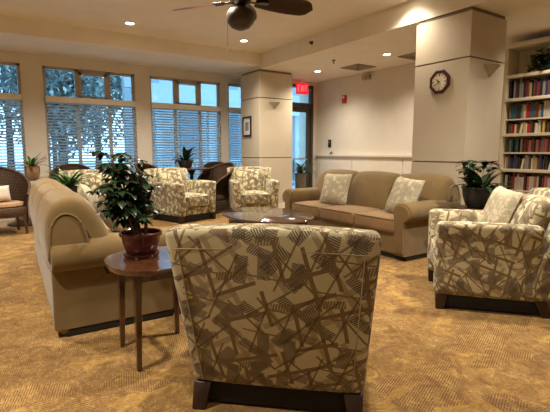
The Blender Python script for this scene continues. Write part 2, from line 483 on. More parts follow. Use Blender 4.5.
for i, (a, b) in enumerate(WIN):
    w = bpy.data.objects.new('window_%d' % (i + 1), None); C.objects.link(w); w.location = ((a + b) / 2, YW + .05, SILL); w['kind'] = 'structure'
    o = w.location
    def sh(spec): return [(x0 - o.x, x1 - o.x, z0 - o.z, z1 - o.z) for x0, x1, z0, z1 in spec]
    f = .045
    sp = [(a, a + f, SILL, HEAD), (b - f, b, SILL, HEAD), (a, b, HEAD - f, HEAD), (a, b, SILL, SILL + f), (a, b, TRANS - .035, TRANS + .035)]
    n = 3 if b - a > 1 else 1
    div = [a + (b - a) * q for q in (.345, .70)] if n == 3 else []
    for d in div: sp.append((d - .028, d + .028, SILL, HEAD))
    obj('window_frame', bars(sh(sp), 0, .07), M['frame'], w, False)
    if n == 3:
        x0, x1 = div[0] + .028, div[1] - .028; z0, z1 = TRANS + .035, HEAD - f
        s = .055
        obj('vent_sash', bars(sh([(x0, x1, z0, z0 + s), (x0, x1, z1 - s, z1), (x0, x0 + s, z0, z1), (x1 - s, x1, z0, z1)]), -.02, .05), M['frame'], w, False)
        obj('sash_latch', bars(sh([((x0 + x1) / 2 - .05, (x0 + x1) / 2 + .05, z0 + .015, z0 + .04)]), -.05, -.02), M['framedk'], w, False)
    xs = [a] + div + [b]
    for q in range(n):
        for z0, z1 in ((SILL + f, TRANS - .03), (TRANS + .03, HEAD - f)):
            obj('window_pane', bars(sh([(xs[q] + .02, xs[q + 1] - .02, z0, z1)]), .03, .036), M['glass'], w, False)
    obj('window_sill', bars(sh([(a - .01, b + .01, SILL - .04, SILL)]), -.12, .0), M['white'], w, False)
    # its blind
    where = ('in the far left window', 'in the second window from left, under the vent sash',
             'in the window left of the square far pillar', 'in the narrow window slot tight beside the far pillar')[i]
    bl = thing('window_blind', 'pale slat blind ' + where, 'blind', ((a + b) / 2, YW - .035, SILL), 0, 'slat blinds on the window wall')
    hw = (b - a) / 2 - .01; top = TRANS - SILL + .02
    hb = B(); soft(hb, -hw, hw, -.03, .03, top - .075, top + .03, .008, n=2); obj('headrail', hb, M['white'], bl)
    sb = B(); z = top - .09; tl = R(-34)
    while z > .05:
        dz = .022 * math.sin(tl); dy = .022 * math.cos(tl)
        v = [sb.verts.new(p) for p in ((-hw, -dy, z - dz), (hw, -dy, z - dz), (hw, 0, z + .003), (-hw, 0, z + .003), (hw, dy, z + dz), (-hw, dy, z + dz))]
        sb.faces.new((v[0], v[1], v[2], v[3])); sb.faces.new((v[3], v[2], v[4], v[5])); z -= .052
    bmesh.ops.solidify(sb, geom=sb.faces[:], thickness=.0022)
    obj('slats', sb, M['blind'], bl, False)
    rb = B(); soft(rb, -hw, hw, -.024, .024, .01, .035, .006, n=2); obj('bottom_rail', rb, M['white'], bl)
    for cx in ((-.6, .6) if n == 3 else (0,)):
        cb = B(); tube(cb, [(cx * hw, -.027, .02), (cx * hw, -.027, top - .04)], .002, 5); obj('cord', cb, M['blind'], bl)

# exit door with transom
d = bpy.data.objects.new('door_1', None); C.objects.link(d); d.location = ((DX0 + DX1) / 2, YD + .05, 0); d['kind'] = 'structure'
hw = (DX1 - DX0) / 2
obj('door_frame', bars([(-hw, -hw + .06, 0, DHEAD), (hw - .06, hw, 0, DHEAD), (-hw, hw, DHEAD - .06, DHEAD), (-hw, hw, 2.24, 2.33)], -.03, .08), M['framedk'], d, False)
obj('door_leaf', bars([(-hw + .065, -hw + .16, .01, 2.235), (hw - .16, hw - .065, .01, 2.235), (-hw + .16, hw - .16, 2.12, 2.235), (-hw + .16, hw - .16, .01, .22)], 0, .05), M['framedk'], d, False)
obj('door_glass', bars([(-hw + .16, hw - .16, .22, 2.12)], .022, .028), M['glass'], d, False)
obj('transom_pane', bars([(-hw + .06, hw - .06, 2.33, DHEAD - .06)], .022, .028), M['glass'], d, False)
b = B(); soft(b, .0, .28, -.05, -.005, 2.14, 2.20, .01, n=2); tube(b, [(.05, -.05, 2.2), (.2, -.12, 2.24), (.33, -.04, 2.27)], .008, 6); obj('door_closer', b, M['framedk'], d)
b = B(); tube(b, [(-hw + .2, -.06, 1.02), (hw - .2, -.06, 1.02)], .014, 8)
for s in (-1, 1): tube(b, [(s * (hw - .2), 0, 1.02), (s * (hw - .2), -.06, 1.02)], .012, 8)
obj('push_bar', b, M['chrome'], d)

# wainscot on the right wall, rail and door casing
bm = B(); y = YW
joints = [(YD - .06), 6.95, 5.55, 4.15]
for a, b_ in zip(joints[1:], joints): bx(bm, XR - .025, XR, a + .008, b_ - .008, .12, 1.09)
bx(bm, XR - .012, XR, 4.15, (YD - .06), .10, 1.09)
struct('trim_1', bm, M['white'])
bm = B(); bx(bm, XR - .07, XR, 3.5, (YD - .06), 1.09, 1.135); bx(bm, XR - .045, XR, 3.5, (YD - .06), 1.06, 1.09); struct('trim_2', bm, M['white'])
bm = B(); bx(bm, XR - .03, XR, 3.5, YD, 0, .10); struct('baseboard_right', bm, M['white'])
bm = B()
for a, b_ in zip(edges[0::2], edges[1::2]): bx(bm, a, b_, YW - .02, YW, 0, .10)
for a, b_ in WIN: bx(bm, a, b_, YW - .02, YW, 0, .10)
struct('baseboard_window', bm, M['white'])

# pillars with recessed shadow joints
def pillar(x0, x1, y0, y1, name):
    bm = B(); g = .018
    zs = [0, 1.062, 1.078, 2.262, 2.280, 2.775, ZL]
    for k in range(6):
        i = g if k in (1, 3, 5) else 0
        bx(bm, x0 + i, x1 - i, y0 + i, y1 - i, zs[k], zs[k + 1], 1 if i else 0)
    o = obj(name, bm, [M['pillar'], M['groove']], None, False); o['kind'] = 'structure'
    bb = B(); bx(bb, x0 - .012, x1 + .012, y0 - .012, y1 + .012, 0, .10); k = obj('pillar_base', bb, M['white'], o, False)
    return o
pillar(PX, 5.38, 2.97, 3.72, 'pillar_right')
pillar(4.62, 5.44, 7.47, 8.22, 'pillar_left')

def sconce(loc, label):
    bm = B(); rings = []
    for k in range(7):
        t = k / 6; z = .135 * (t - 1) + .06; w = .008 + .135 * t; dp = .01 + .095 * t
        rings.append([bm.verts.new((w * math.cos(a), -dp * math.sin(a), z)) for a in [math.pi * q / 12 for q in range(13)]])
    for A, Bq in zip(rings, rings[1:]):
        for q in range(12): bm.faces.new((A[q], A[q + 1], Bq[q + 1], Bq[q]))
    bmesh.ops.solidify(bm, geom=bm.faces[:], thickness=.008)
    o = obj('wall_sconce', bm, M['plaster']); o.location = loc
    return tag(o, label, 'wall lamp', 'plaster sconces')
sconce((5.06, 2.969, 2.15), 'plaster half-bowl wall sconce on the near right pillar, beside the bookcase')
sconce((4.98, 7.469, 2.13), 'plaster half-bowl wall sconce on the far pillar, left of the exit door')

# ------------------------------------------------------------------ ceiling fixtures
LIGHTS = []
def downlight(x, y, z, label, lit=True):
    t = thing('downlight', label, 'ceiling light', (x, y, z), 0, 'recessed ceiling downlights')
    b = B(); lathe(b, [(.062, -.001), (.062, -.012), (.09, -.009), (.095, -.001)], 24); obj('trim_ring', b, M['white'], t)
    b = B(); lathe(b, [(0, -.006), (.061, -.006)], 24); obj('lens', b, M['lamp'], t)
    LIGHTS.append((x, y, z))
downlight(1.94, 6.81, ZH, 'recessed downlight in the main ceiling, leftmost, above the window with the vent sash')
downlight(3.87, 6.75, ZH, 'recessed downlight in the main ceiling behind the fan pull chain')
downlight(4.44, 3.77, ZH, 'recessed downlight at the top edge, in front of the clock pillar')
downlight(5.72, 5.17, ZL, 'recessed downlight in the lower ceiling, left of the clock pillar')
downlight(5.74, 7.01, ZL, 'recessed downlight in the lower ceiling near the exit sign')
for x, y, z in ((1.94, 4.3, ZH), (2.2, 2.2, ZH), (3.9, 1.5, ZH), (-.7, 6.8, ZH), (-.7, 4.3, ZH), (-.7, 1.9, ZH), (.6, -.8, ZH), (5.95, 2.55, ZL)):  # unseen downlights; the one behind the camera is added fill
    LIGHTS.append((x, y, z))

def vent(x, y, z, s, label, rz=0):
    t = thing('ceiling_vent', label, 'air vent', (x, y, z), rz, 'ceiling air vents')
    b = B(); bx(b, -s, s, -s, s, -.006, -.001); obj('backing', b, M['vent'], t, False)
    b = B()
    for k in range(4):
        q = s * (1 - k * .24); w = .018
        for (x0, x1, y0, y1) in ((-q, q, -q, -q + w), (-q, q, q - w, q), (-q, -q + w, -q, q), (q - w, q, -q, q)): bx(b, x0, x1, y0, y1, -.016, -.006)
    obj('louvers', b, M['ventw'], t, False)
vent(6.12, 6.25, ZL, .24, 'square louvred air vent in the lower ceiling above the red alarm')
vent(6.25, 4.95, ZL, .24, 'dark square air vent half hidden behind the clock pillar')
b = B(); lathe(b, [(0, -.06), (.012, -.06), (.02, -.05), (.008, -.045), (.008, -.02), (.03, -.012), (.035, -.001)], 16)
tag(obj('sprinkler_head', b, M['framedk'], loc=(5.30, 6.03, ZL)), 'tiny sprinkler head hanging from the lower ceiling', 'sprinkler')
b = B(); lathe(b, [(0, .05), (.018, .05), (.022, .03), (.01, .02), (.032, .008), (.035, .0)], 16)
o = obj('side_sprinkler', b, M['framedk'], loc=(PX - .001, 5.84, 2.99)); o.rotation_euler = (0, R(-90), 0)
tag(o, 'small dark sprinkler on the side of the ceiling step, right of the fan', 'sprinkler')
b = B(); soft(b, -.09, 0, -.10, .10, -.05, .05, .012, n=2); tube(b, [(-.09, -.03, -.01), (-.13, -.03, -.03)], .018, 8)
tag(obj('motion_sensor', b, M['ventw'], loc=(XR - .002, 6.55, 2.72)), 'small box sensor high on the right wall just under the ceiling', 'sensor')

# exit sign
t = thing('exit_sign', 'red lit exit sign hanging in front of the transom over the door', 'sign', (6.10, 8.0, 2.49), R(-12))
b = B(); soft(b, -.15, .15, -.025, .025, 0, .25, .01, n=2); obj('sign_box', b, M['exit'], t)
b = B()
def strokes(x, segs):
    for (x0, z0, x1, z1) in segs:
        dv = Vector((x1 - x0, z1 - z0)); n = Vector((-dv.y, dv.x)).normalized() * .008
        q = [(x + x0, z0), (x + x1, z1)]
        p = [(q[0][0] + n.x, q[0][1] + n.y), (q[1][0] + n.x, q[1][1] + n.y), (q[1][0] - n.x, q[1][1] - n.y), (q[0][0] - n.x, q[0][1] - n.y)]
        fr = [b.verts.new((u, -.029, w)) for u, w in p]; bk = [b.verts.new((u, -.025, w)) for u, w in p]
        b.faces.new(fr); [b.faces.new((fr[i], fr[(i + 1) % 4], bk[(i + 1) % 4], bk[i])) for i in range(4)]
zb, zt, zm = .06, .19, .125
strokes(-.115, [(0, zb, 0, zt), (0, zt, .045, zt), (0, zm, .038, zm), (0, zb, .045, zb)])
strokes(-.045, [(0, zb, .045, zt), (0, zt, .045, zb)])
strokes(.03, [(0, zb, 0, zt)])
strokes(.06, [(.025, zb, .025, zt), (0, zt, .05, zt)])
obj('lettering', b, M['exitw'], t, False)
b = B(); lathe(b, [(.012, .25), (.012, ZL - 2.48 - .01), (.05, ZL - 2.48 - .008), (.05, ZL - 2.481)], 12); obj('mount', b, M['white'], t)

# ceiling fan
FX, FY = 2.29, 4.06
t = thing('ceiling_fan', 'dark brown ceiling fan with leaf-shaped blades and a round bowl below', 'fan', (FX, FY, ZH), 0)
b = B(); lathe(b, [(.0, 0), (.075, -.001), (.075, -.03), (.03, -.07), (.016, -.075), (.016, -.25), (0, -.25)], 24); obj('canopy_rod', b, M['fanmt'], t)
b = B(); lathe(b, [(.016, -.24), (.06, -.26), (.105, -.29), (.115, -.35), (.10, -.40), (.05, -.43), (.05, -.45), (0, -.45)], 28); obj('motor', b, M['fanmt'], t)
b = B(); lathe(b, [(.05, -.44), (.075, -.45), (.075, -.465), (.128, -.475), (.147, -.51), (.148, -.55), (.132, -.60), (.095, -.64), (.045, -.662), (0, -.668)], 32); obj('light_bowl', b, M['bowl'], t)
camyaw = R(33.8)
for k in range(5):
    a = R(17 + 72 * k) - camyaw
    bb = B(); L0, L1, n = .16, .80, 12
    rows = []
    for i in range(n + 1):
        s = i / n; x = L0 + (L1 - L0) * s
        w = .045 + .09 * math.sin(math.pi * min(1, s * .62 + .12)) if s < .8 else (.045 + .09 * math.sin(math.pi * (s * .62 + .12))) * math.sqrt(max(0.0, 1 - ((s - .8) / .2) ** 2)) + .002
        sag = -.02 * s * s
        rows.append([(x, w * e, sag + -w * e * .30) for e in (-1, -.5, 0, .5, 1)])
    vs = [[bb.verts.new(p) for p in r_] for r_ in rows]
    for A, Bq in zip(vs, vs[1:]):
        for q in range(4): bb.faces.new((A[q], A[q + 1], Bq[q + 1], Bq[q]))
    bmesh.ops.solidify(bb, geom=bb.faces[:], thickness=.009)
    o = obj('blade', bb, M['fandk'], t); o.location = (0, 0, -.375); o.rotation_euler = (0, 0, a)
    ab = B(); soft(ab, .08, .24, -.022, .022, -.388, -.379, .004, n=2); soft(ab, .20, .30, -.045, .045, -.387, -.379, .004, n=2)
    o = obj('blade_bracket', ab, M['fanmt'], t); o.rotation_euler = (0, 0, a)
b = B(); cx, cy = -.09, .12
for k in range(46): lathe(b, [(0, -.47 - k * .0075 + .003), (.0034, -.47 - k * .0075), (0, -.47 - k * .0075 - .0038)], 6, (cx, cy))
obj('pull_chain', b, M['fanmt'], t)
b = B(); lathe(b, [(0, -.815), (.006, -.82), (.011, -.85), (.009, -.875), (0, -.88)], 12, (cx, cy)); obj('pull_knob', b, M['white'], t)

# ------------------------------------------------------------------ things on walls
t = thing('wall_clock', 'octagonal dark wood wall clock with cream face on the near right pillar', 'clock', (PX - .001, 3.345, 2.035), R(-90))
# local: x along the wall, -y out of the wall
b = B(); o8 = [(math.cos(R(22.5 + 45 * k)), math.sin(R(22.5 + 45 * k))) for k in range(8)]
rg = []
for r_, y_ in ((.148, 0), (.150, -.012), (.140, -.022), (.118, -.022), (.108, -.019), (.106, -.012)): rg.append([b.verts.new((r_ * x, y_, r_ * z)) for x, z in o8])
for A, Bq in zip(rg, rg[1:]):
    for q in range(8): b.faces.new((A[q], A[(q + 1) % 8], Bq[(q + 1) % 8], Bq[q]))
b.faces.new(rg[0]); obj('clock_case', b, M['clockw'], t, False)
b = B(); c0 = [[b.verts.new((.109 * math.cos(R(7.5 * k)), y_, .109 * math.sin(R(7.5 * k)))) for k in range(48)] for y_ in (-.0165, -.004)]
b.faces.new(c0[0]); b.faces.new(c0[1]); [b.faces.new((c0[0][k], c0[0][(k + 1) % 48], c0[1][(k + 1) % 48], c0[1][k])) for k in range(48)]
obj('clock_face', b, M['clockf'], t, False)
for k in range(12):
    b = B()
    a = R(30 * k); l0, l1, w = (.070, .092, .0048) if k % 3 == 0 else (.076, .092, .003)
    p = [(l0, -w), (l1, -w), (l1, w), (l0, w)]
    q = [(x * math.cos(a) - y * math.sin(a), x * math.sin(a) + y * math.cos(a)) for x, y in p]
    fr = [b.verts.new((x, -.0205, z)) for x, z in q]; bk = [b.verts.new((x, -.0175, z)) for x, z in q]
    b.faces.new(fr); [b.faces.new((fr[i], fr[(i + 1) % 4], bk[(i + 1) % 4], bk[i])) for i in range(4)]
    obj('hour_mark', b, M['ink'], t, False)
for nm, ang, ln, w in (('hour_hand', 140, .05, .006), ('minute_hand', 215, .075, .0042)):
    b = B(); bx(b, -.012, ln, -.024, -.0215, -w, w); o = obj(nm, b, M['ink'], t, False); o.rotation_euler = (0, R(-ang), 0)

t = thing('framed_picture', 'small framed print with a white mat on the far pillar', 'picture', (4.619, 7.94, 1.715), R(-90))
w, h = .17, .205
b = B(); f = .03
for x0, x1, z0, z1 in ((-w, w, h - f, h), (-w, w, -h, -h + f), (-w, -w + f, -h + f, h - f), (w - f, w, -h + f, h - f)): bx(b, x0, x1, -.025, 0, z0, z1)
obj('picture_frame', b, M['ink'], t, False)
b = B(); bx(b, -w + f, w - f, -.012, -.002, -h + f, h - f); obj('mat_board', b, M['mat'], t, False)
b = B(); bx(b, -.07, .07, -.014, -.012, -.09, .09); obj('print', b, M['print'], t, False)

t = thing('fire_alarm', 'small red fire alarm box high on the right wall', 'alarm', (XR - .001, 7.22, 2.34), R(-90))
b = B(); soft(b, -.055, .055, -.05, 0, -.085, .085, .01, n=2); obj('alarm_box', b, M['red'], t)
b = B(); soft(b, -.03, .03, -.062, -.05, .02, .06, .006, n=2); obj('strobe_lens', b, M['mat'], t)
t = thing('wall_phone', 'small dark wall handset above the white rail by the door', 'phone', (XR - .001, 7.70, 1.38), R(-90))
b = B(); soft(b, -.05, .05, -.03, 0, -.09, .09, .02, n=2); obj('handset_body', b, M['ink'], t)
b = B(); soft(b, -.022, .022, -.036, -.03, .01, .05, .004, n=2); obj('handset_screen', b, M['potgrey'], t)
t = thing('desk_bell', 'tiny dark ornament standing on the white wall rail', 'ornament', (XR - .035, 7.62, 1.135), 0)
b = B(); lathe(b, [(0, 0), (.055, 0), (.055, .008), (0, .008)], 20); obj('dish', b, M['ventw'], t)
b = B(); lathe(b, [(0, .008), (.034, .008), (.030, .03), (.012, .046), (.008, .06), (0, .062)], 20); obj('bell_dome', b, M['ink'], t)

# ------------------------------------------------------------------ upholstery
def make_sofa(name, label, W):
    t = thing(name, label, 'sofa', (0, 0, 0), 0, 'tan three-seat sofas')
    H = W / 2; F, S = M['sofa'], M['sofadk']
    b = B(); soft(b, -H + .05, H - .05, -.40, .40, 0.0, .06, .01, n=2); obj('plinth', b, M['black'], t)
    b = B(); soft(b, -H + .16, H - .16, -.42, .38, .05, .30, .025, n=4); obj('base', b, F, t)
    # fat rolled back, rear shell plus three cushions
    b = B()
    rear = smooth_loop([(.455, .055), (.46, .35), (.475, .62), (.455, .76), (.39, .80), (.35, .74), (.34, .5), (.34, .055)], 3)
    prism(b, rear, -H + .05, H - .05, 'x', .03); bk = obj('back', b, F, t)
    for s in (-1, 1):       # arched end panel with a piped edge
        ap = smooth_loop([(.455, .50), (.462, .62), (.45, .73), (.405, .80), (.345, .81), (.285, .765), (.25, .67), (.24, .56), (.25, .48)], 3)
        b = B(); x0, x1 = sorted((s * (H - .12), s * (H - .012))); prism(b, ap, x0, x1, 'x', .012, 0, 1); obj('end_panel', b, F, bk)
        b = B(); tube(b, [(s * (H - .012), p.x, p.y) for p in ap], .007, 6, closed=True); obj('end_piping', b, F, bk)
    prof = smooth_loop([(.44, .40), (.475, .62), (.465, .78), (.41, .88), (.31, .905), (.21, .85), (.13, .71), (.085, .56), (.07, .42), (.10, .34), (.30, .32)], 3)
    cw = (W - .08) / 3
    for k in range(3):
        b = B(); x0 = -H + .04 + cw * k
        prism(b, prof, x0, x0 + cw, 'x', .065, .022, 8); c = obj('back_cushion', b, F, t)
    for s in (-1, 1):
        # rolled arm: keyhole profile swept front to back
        pr = [(.085, .055), (.085, .44), (.10, .48), (.118, .545), (.105, .60), (.06, .638), (0, .645), (-.06, .638), (-.115, .60), (-.135, .545), (-.125, .49), (-.095, .452), (-.06, .445), (-.055, .40), (-.055, .055)]
        pr = [(p[0] * s * -1 + s * (H - .10), p[1]) for p in pr]
        b = B(); prism(b, pr, -.45, .462, 'y', .02, 0, 6); a = obj('arm', b, F, t)
        fp = [(q[0] * .86 + .14 * s * (H - .10), q[1] * .9 + .04) for q in pr]
        b = B(); prism(b, fp, -.468, -.44, 'y', .008, 0, 2); obj('arm_front', b, F, a)
        # little tucked fold where the arm meets the outer panel
    sw = (W - .36) / 3
    for k in range(3):
        x0 = -H + .18 + sw * k
        b = B(); soft(b, x0 + .004, x0 + sw - .004, -.45, .12, .29, .455, .045, (.0, .01, .022), 7); c = obj('seat_cushion', b, M['seatc'], t)
        b = B()
        for z in (.305, .44):
            tube(b, [(x0 + .03, -.444, z), (x0 + sw / 2, -.453, z + (.004 if z > .4 else 0)), (x0 + sw - .03, -.444, z)], .006, 6)
        obj('piping', b, S, c)
    return t
def put(t, x, y, rz): t.location = (x, y, 0); t.rotation_euler = (0, 0, R(rz)); return t
# left sofa faces +X: rear face along X = .31
sofaL = make_sofa('sofa', 'tan sofa at left seen from its rolled arm end, nearest the leafy plant', 2.45)
put(sofaL, .31 + .47 + .02, 2.90 + 1.225, 90 - 2.2)
sofaR = make_sofa('sofa', 'tan three-cushion sofa at right facing the coffee table, in front of the clock pillar', 2.32)
put(sofaR, 4.15, 2.97 + 1.16, -90)

def make_chair():
    t = thing('armchair', '', 'armchair', (0, 0, 0), 0, 'patterned armchairs')
    P = M['pat']; W = .398
    lean = lambda z: .205 * max(0, (z - .12)) / .74
    b = B(); soft(b, -W + .02, W - .02, -.36, .30, .115, .27, .015, n=4); obj('seat_base', b, P, t)
    def backfn(p):
        z = p.z; k = 1 + .105 * (z - .12) / .74
        crown = .018 * (1 - (p.x / .4) ** 2) * max(0, (z - .6) / .26)
        return (p.x * k, p.y + lean(z) + .03 * (1 - (p.x / .4) ** 2) * .4, z + crown)
    b = B(); soft(b, -W, W, .19, .335, .115, .885, .034, (0, .012, 0), 8, backfn); bk = obj('backrest', b, P, t)
    # welts framing the outer back
    b = B()
    for s in (-1, 1):
        pts = []
        for k in range(15):
            z = .14 + .66 * k / 14; p = backfn(Vector((s * (W - .055), .338, z))); q = 1 - ((z - .12) / .74 * 2 - 1) ** 2
            pts.append((p[0], p[1] + .012 * .26 * max(0, q), z))
        tube(b, pts, .003, 6)
    pts = []
    for k in range(17):
        x = (-1 + 2 * k / 16) * (W - .04); p = backfn(Vector((x, .336, .80))); pts.append((p[0], p[1], .80 + .012 * (1 - (x / .4) ** 2)))
    tube(b, pts, .003, 6)
    obj('welting', b, M['pip'], bk)
    b = B(); soft(b, -.275, .275, .06, .22, .40, .845, .06, (.0, .035, .01), 8, lambda p: (p.x * (1 + .12 * (p.z - .4)), p.y + lean(p.z), p.z)); obj('back_cushion', b, P, t)
    for s in (-1, 1):
        def armfn(p, s=s):
            top = max(0, (p.z - .35) / .29)
            return (p.x + s * .022 * top ** 2 , p.y, p.z - .012 * max(0, p.y + .1))
        b = B(); x0, x1 = sorted((s * .272, s * .402)); soft(b, x0, x1, -.43, .29, .115, .675, .04, (.006, 0, .006), 7, armfn); obj('arm', b, P, t)
    b = B(); soft(b, -.27, .27, -.415, .16, .26, .45, .05, (0, .012, .028), 8); c = obj('seat_cushion', b, P, t)
    b = B()
    tube(b, [(-.24, -.412, .425), (0, -.422, .435), (.24, -.412, .425)], .005, 6); tube(b, [(-.24, -.412, .282), (0, -.42, .28), (.24, -.412, .282)], .005, 6)
    obj('welting', b, M['pip'], c)
    b = B(); soft(b, -W + .035, W - .035, -.37, .315, .012, .118, .006, n=2); obj('base_rail_shade', b, M['black'], t)  # black block is rail and painted shade under the seat
    for sx in (-1, 1):
        for y0, dy in ((-.375, -.005), (.30, .045)):
            b = B(); taper_leg(b, sx * .35, y0, 0, .122, .062, .085, sx * .012, dy); obj('leg', b, M['darkwood'], t)
    return t
chair = make_chair()
def ch(x, y, rz, label, first=[True]):
    if first[0]:
        first[0] = False; chair.location = (x, y, 0); chair.rotation_euler = (0, 0, R(rz)); chair['label'] = label; return chair
    return dup(chair, (x, y, 0), R(rz), label)
# foreground chair: rear legs at (.756,1.787) and (1.35,1.333)
f = Vector((.607, .794)); m = Vector((1.056, 1.512)) + f * .345
ch(m.x, m.y, 137.0, 'patterned armchair in the foreground turned with its back to us')
chD = ch(3.36, 1.90, -139.2, 'patterned armchair at the right edge seen from its side, holding a loose pillow')
ch(2.87, 7.22, 17, 'patterned armchair behind the coffee table, left of the pair, near the big wicker chair')
ch(4.14, 6.93, -22, 'patterned armchair in front of the far pillar, beside the tan sofa end')
ch(1.40, 7.12, 2, 'patterned armchair beyond the far end of the left sofa, mostly hidden')

def pillow(loc, rot, label, s=.42, mat='patpil'):
    b = B()
    n = 12; th = .075
    top = {}
    for i in range(n + 1):
        for j in range(n + 1):
            u = -1 + 2 * i / n; v = -1 + 2 * j / n
            pin = 1 - .07 * (1 - abs(u * v)) * max(abs(u), abs(v)) ** 2
            x = u * s / 2 * (1 - .06 * (1 - v * v) * abs(u)); z = v * s / 2 * (1 - .06 * (1 - u * u) * abs(v))
            h = th * ((1 - u ** 4) * (1 - v ** 4)) ** .55
            for sd in (-1, 1):
                if sd == 1 and (i in (0, n) or j in (0, n)): top[(i, j, 1)] = top[(i, j, -1)]; continue
                top[(i, j, sd)] = b.verts.new((x, sd * h, z + s / 2))
    for i in range(n):
        for j in range(n):
            for sd in (-1, 1): b.faces.new([top[(i + a, j + c, sd)] for a, c in ((0, 0), (1, 0), (1, 1), (0, 1))])
    o = obj('throw_pillow', b, M[mat], None); o.location = loc; o.rotation_euler = rot
    return tag(o, label, 'pillow', 'patterned throw pillows')
# on the right sofa (which faces -X): leaning back on the cushions
pillow((3.97, 4.50, .468), (R(-20), 0, R(-74)), 'patterned throw pillow on the right sofa, towards its far arm', .45)
pillow((3.93, 3.33, .468), (R(-22), R(4), R(-100)), 'patterned throw pillow on the right sofa, at its near arm', .46)
pillow((1.00, 3.95, .475), (R(-30), R(8), R(92)), 'patterned throw pillow on the left sofa, nearest us beside the leafy plant', .44)
pillow((1.00, 5.02, .468), (R(-24), R(-4), R(84)), 'patterned throw pillow on the left sofa, at its far end', .40)

pillow((3.56, 2.01, .485), (R(-20), R(4), R(-139.2 + 12)), 'patterned throw pillow standing on the seat of the right-edge armchair', .43)

# ------------------------------------------------------------------ tables
t = thing('coffee_table', 'low oval dark wood coffee table between the two sofas', 'table', (2.90, 4.52, 0))
b = B(); lathe(b, [(0, .385), (.90, .385), (.975, .39), (1.0, .402), (1.0, .412), (.985, .42), (0, .42)], 56, sx=.52, sy=.70); obj('tabletop', b, M['tabletop'], t)
b = B(); lathe(b, [(.78, .31), (.82, .31), (.82, .385), (.78, .385), (.78, .31)], 48, sx=.52, sy=.70); obj('apron', b, M['darkwood'], t)
for sx in (-1, 1):
    for sy in (-1, 1):
        b = B(); taper_leg(b, sx * .29, sy * .39, 0, .386, .035, .055, sx * .02, sy * .02); obj('leg', b, M['darkwood'], t)

def squircle(bm, a, z0, z1, e=2.5, seg=56, rim=.012):
    rings = []
    for k, z in ((1 - rim * 1.6, z0), (1, z0 + rim * .6), (1, z1 - rim * .5), (1 - rim, z1)):
        rings.append([bm.verts.new((k * a * math.copysign(abs(math.cos(q)) ** (2 / e), math.cos(q)), k * a * math.copysign(abs(math.sin(q)) ** (2 / e), math.sin(q)), z)) for q in [2 * math.pi * i / seg for i in range(seg)]])
    for A, Bq in zip(rings, rings[1:]):
        for i in range(seg): bm.faces.new((A[i], A[(i + 1) % seg], Bq[(i + 1) % seg], Bq[i]))
    bm.faces.new(rings[0]); bm.faces.new(rings[-1])
def side_table(name, label, loc, rz, a, h, legs, mat=M['redwood']):
    t = thing(name, label, 'table', loc, rz)
    b = B(); squircle(b, a, h - .03, h); obj('tabletop', b, mat, t)
    b = B()
    s = legs
    for x0, x1, y0, y1 in ((-s, s, -s - .01, -s + .01), (-s, s, s - .01, s + .01), (-s - .01, -s + .01, -s, s), (s - .01, s + .01, -s, s)): bx(b, x0, x1, y0, y1, h - .085, h - .03)
    obj('apron', b, mat, t, False)
    for sx in (-1, 1):
        for sy in (-1, 1):
            b = B(); taper_leg(b, sx * s, sy * s, 0, h - .029, .026, .044, sx * .012, sy * .012); obj('leg', b, mat, t)
    return t
side_table('side_table', 'reddish wood side table in the foreground carrying the leafy plant in a maroon pot', (.80, 2.45, 0), 0, .285, .58, .165)
side_table('side_table', 'side table between the right sofa and right armchair, under the charcoal pot', (4.31, 2.55, 0), 0, .24, .61, .17, M['darkwood'])
side_table('side_table', 'small side table past the far end of the left sofa, under a low green plant', (.86, 6.0, 0), 0, .22, .64, .15, M['darkwood'])

def round_table(loc, label, r=.5, h=.76):
    t = thing('round_table', label, 'table', loc, 0, 'round tables by the windows')
    b = B(); lathe(b, [(0, h - .035), (r - .02, h - .035), (r, h - .025), (r, h - .008), (r - .008, h), (0, h)], 40); obj('tabletop', b, M['tabletop'], t)
    b = B(); lathe(b, [(0, .05), (.05, .05), (.04, .12), (.035, h - .15), (.09, h - .035), (0, h - .035)], 20); obj('pedestal', b, M['darkwood'], t)
    b = B(); lathe(b, [(0, 0), (.27, 0), (.27, .02), (.12, .05), (0, .055)], 28); obj('foot', b, M['darkwood'], t)
    return t
round_table((3.44, 8.17, 0), 'round dark table at the window behind the patterned armchairs', .40, .87)
round_table((.49, 8.17, 0), 'round dark table at the left window carrying a plant in a tan pot', .40, .77)

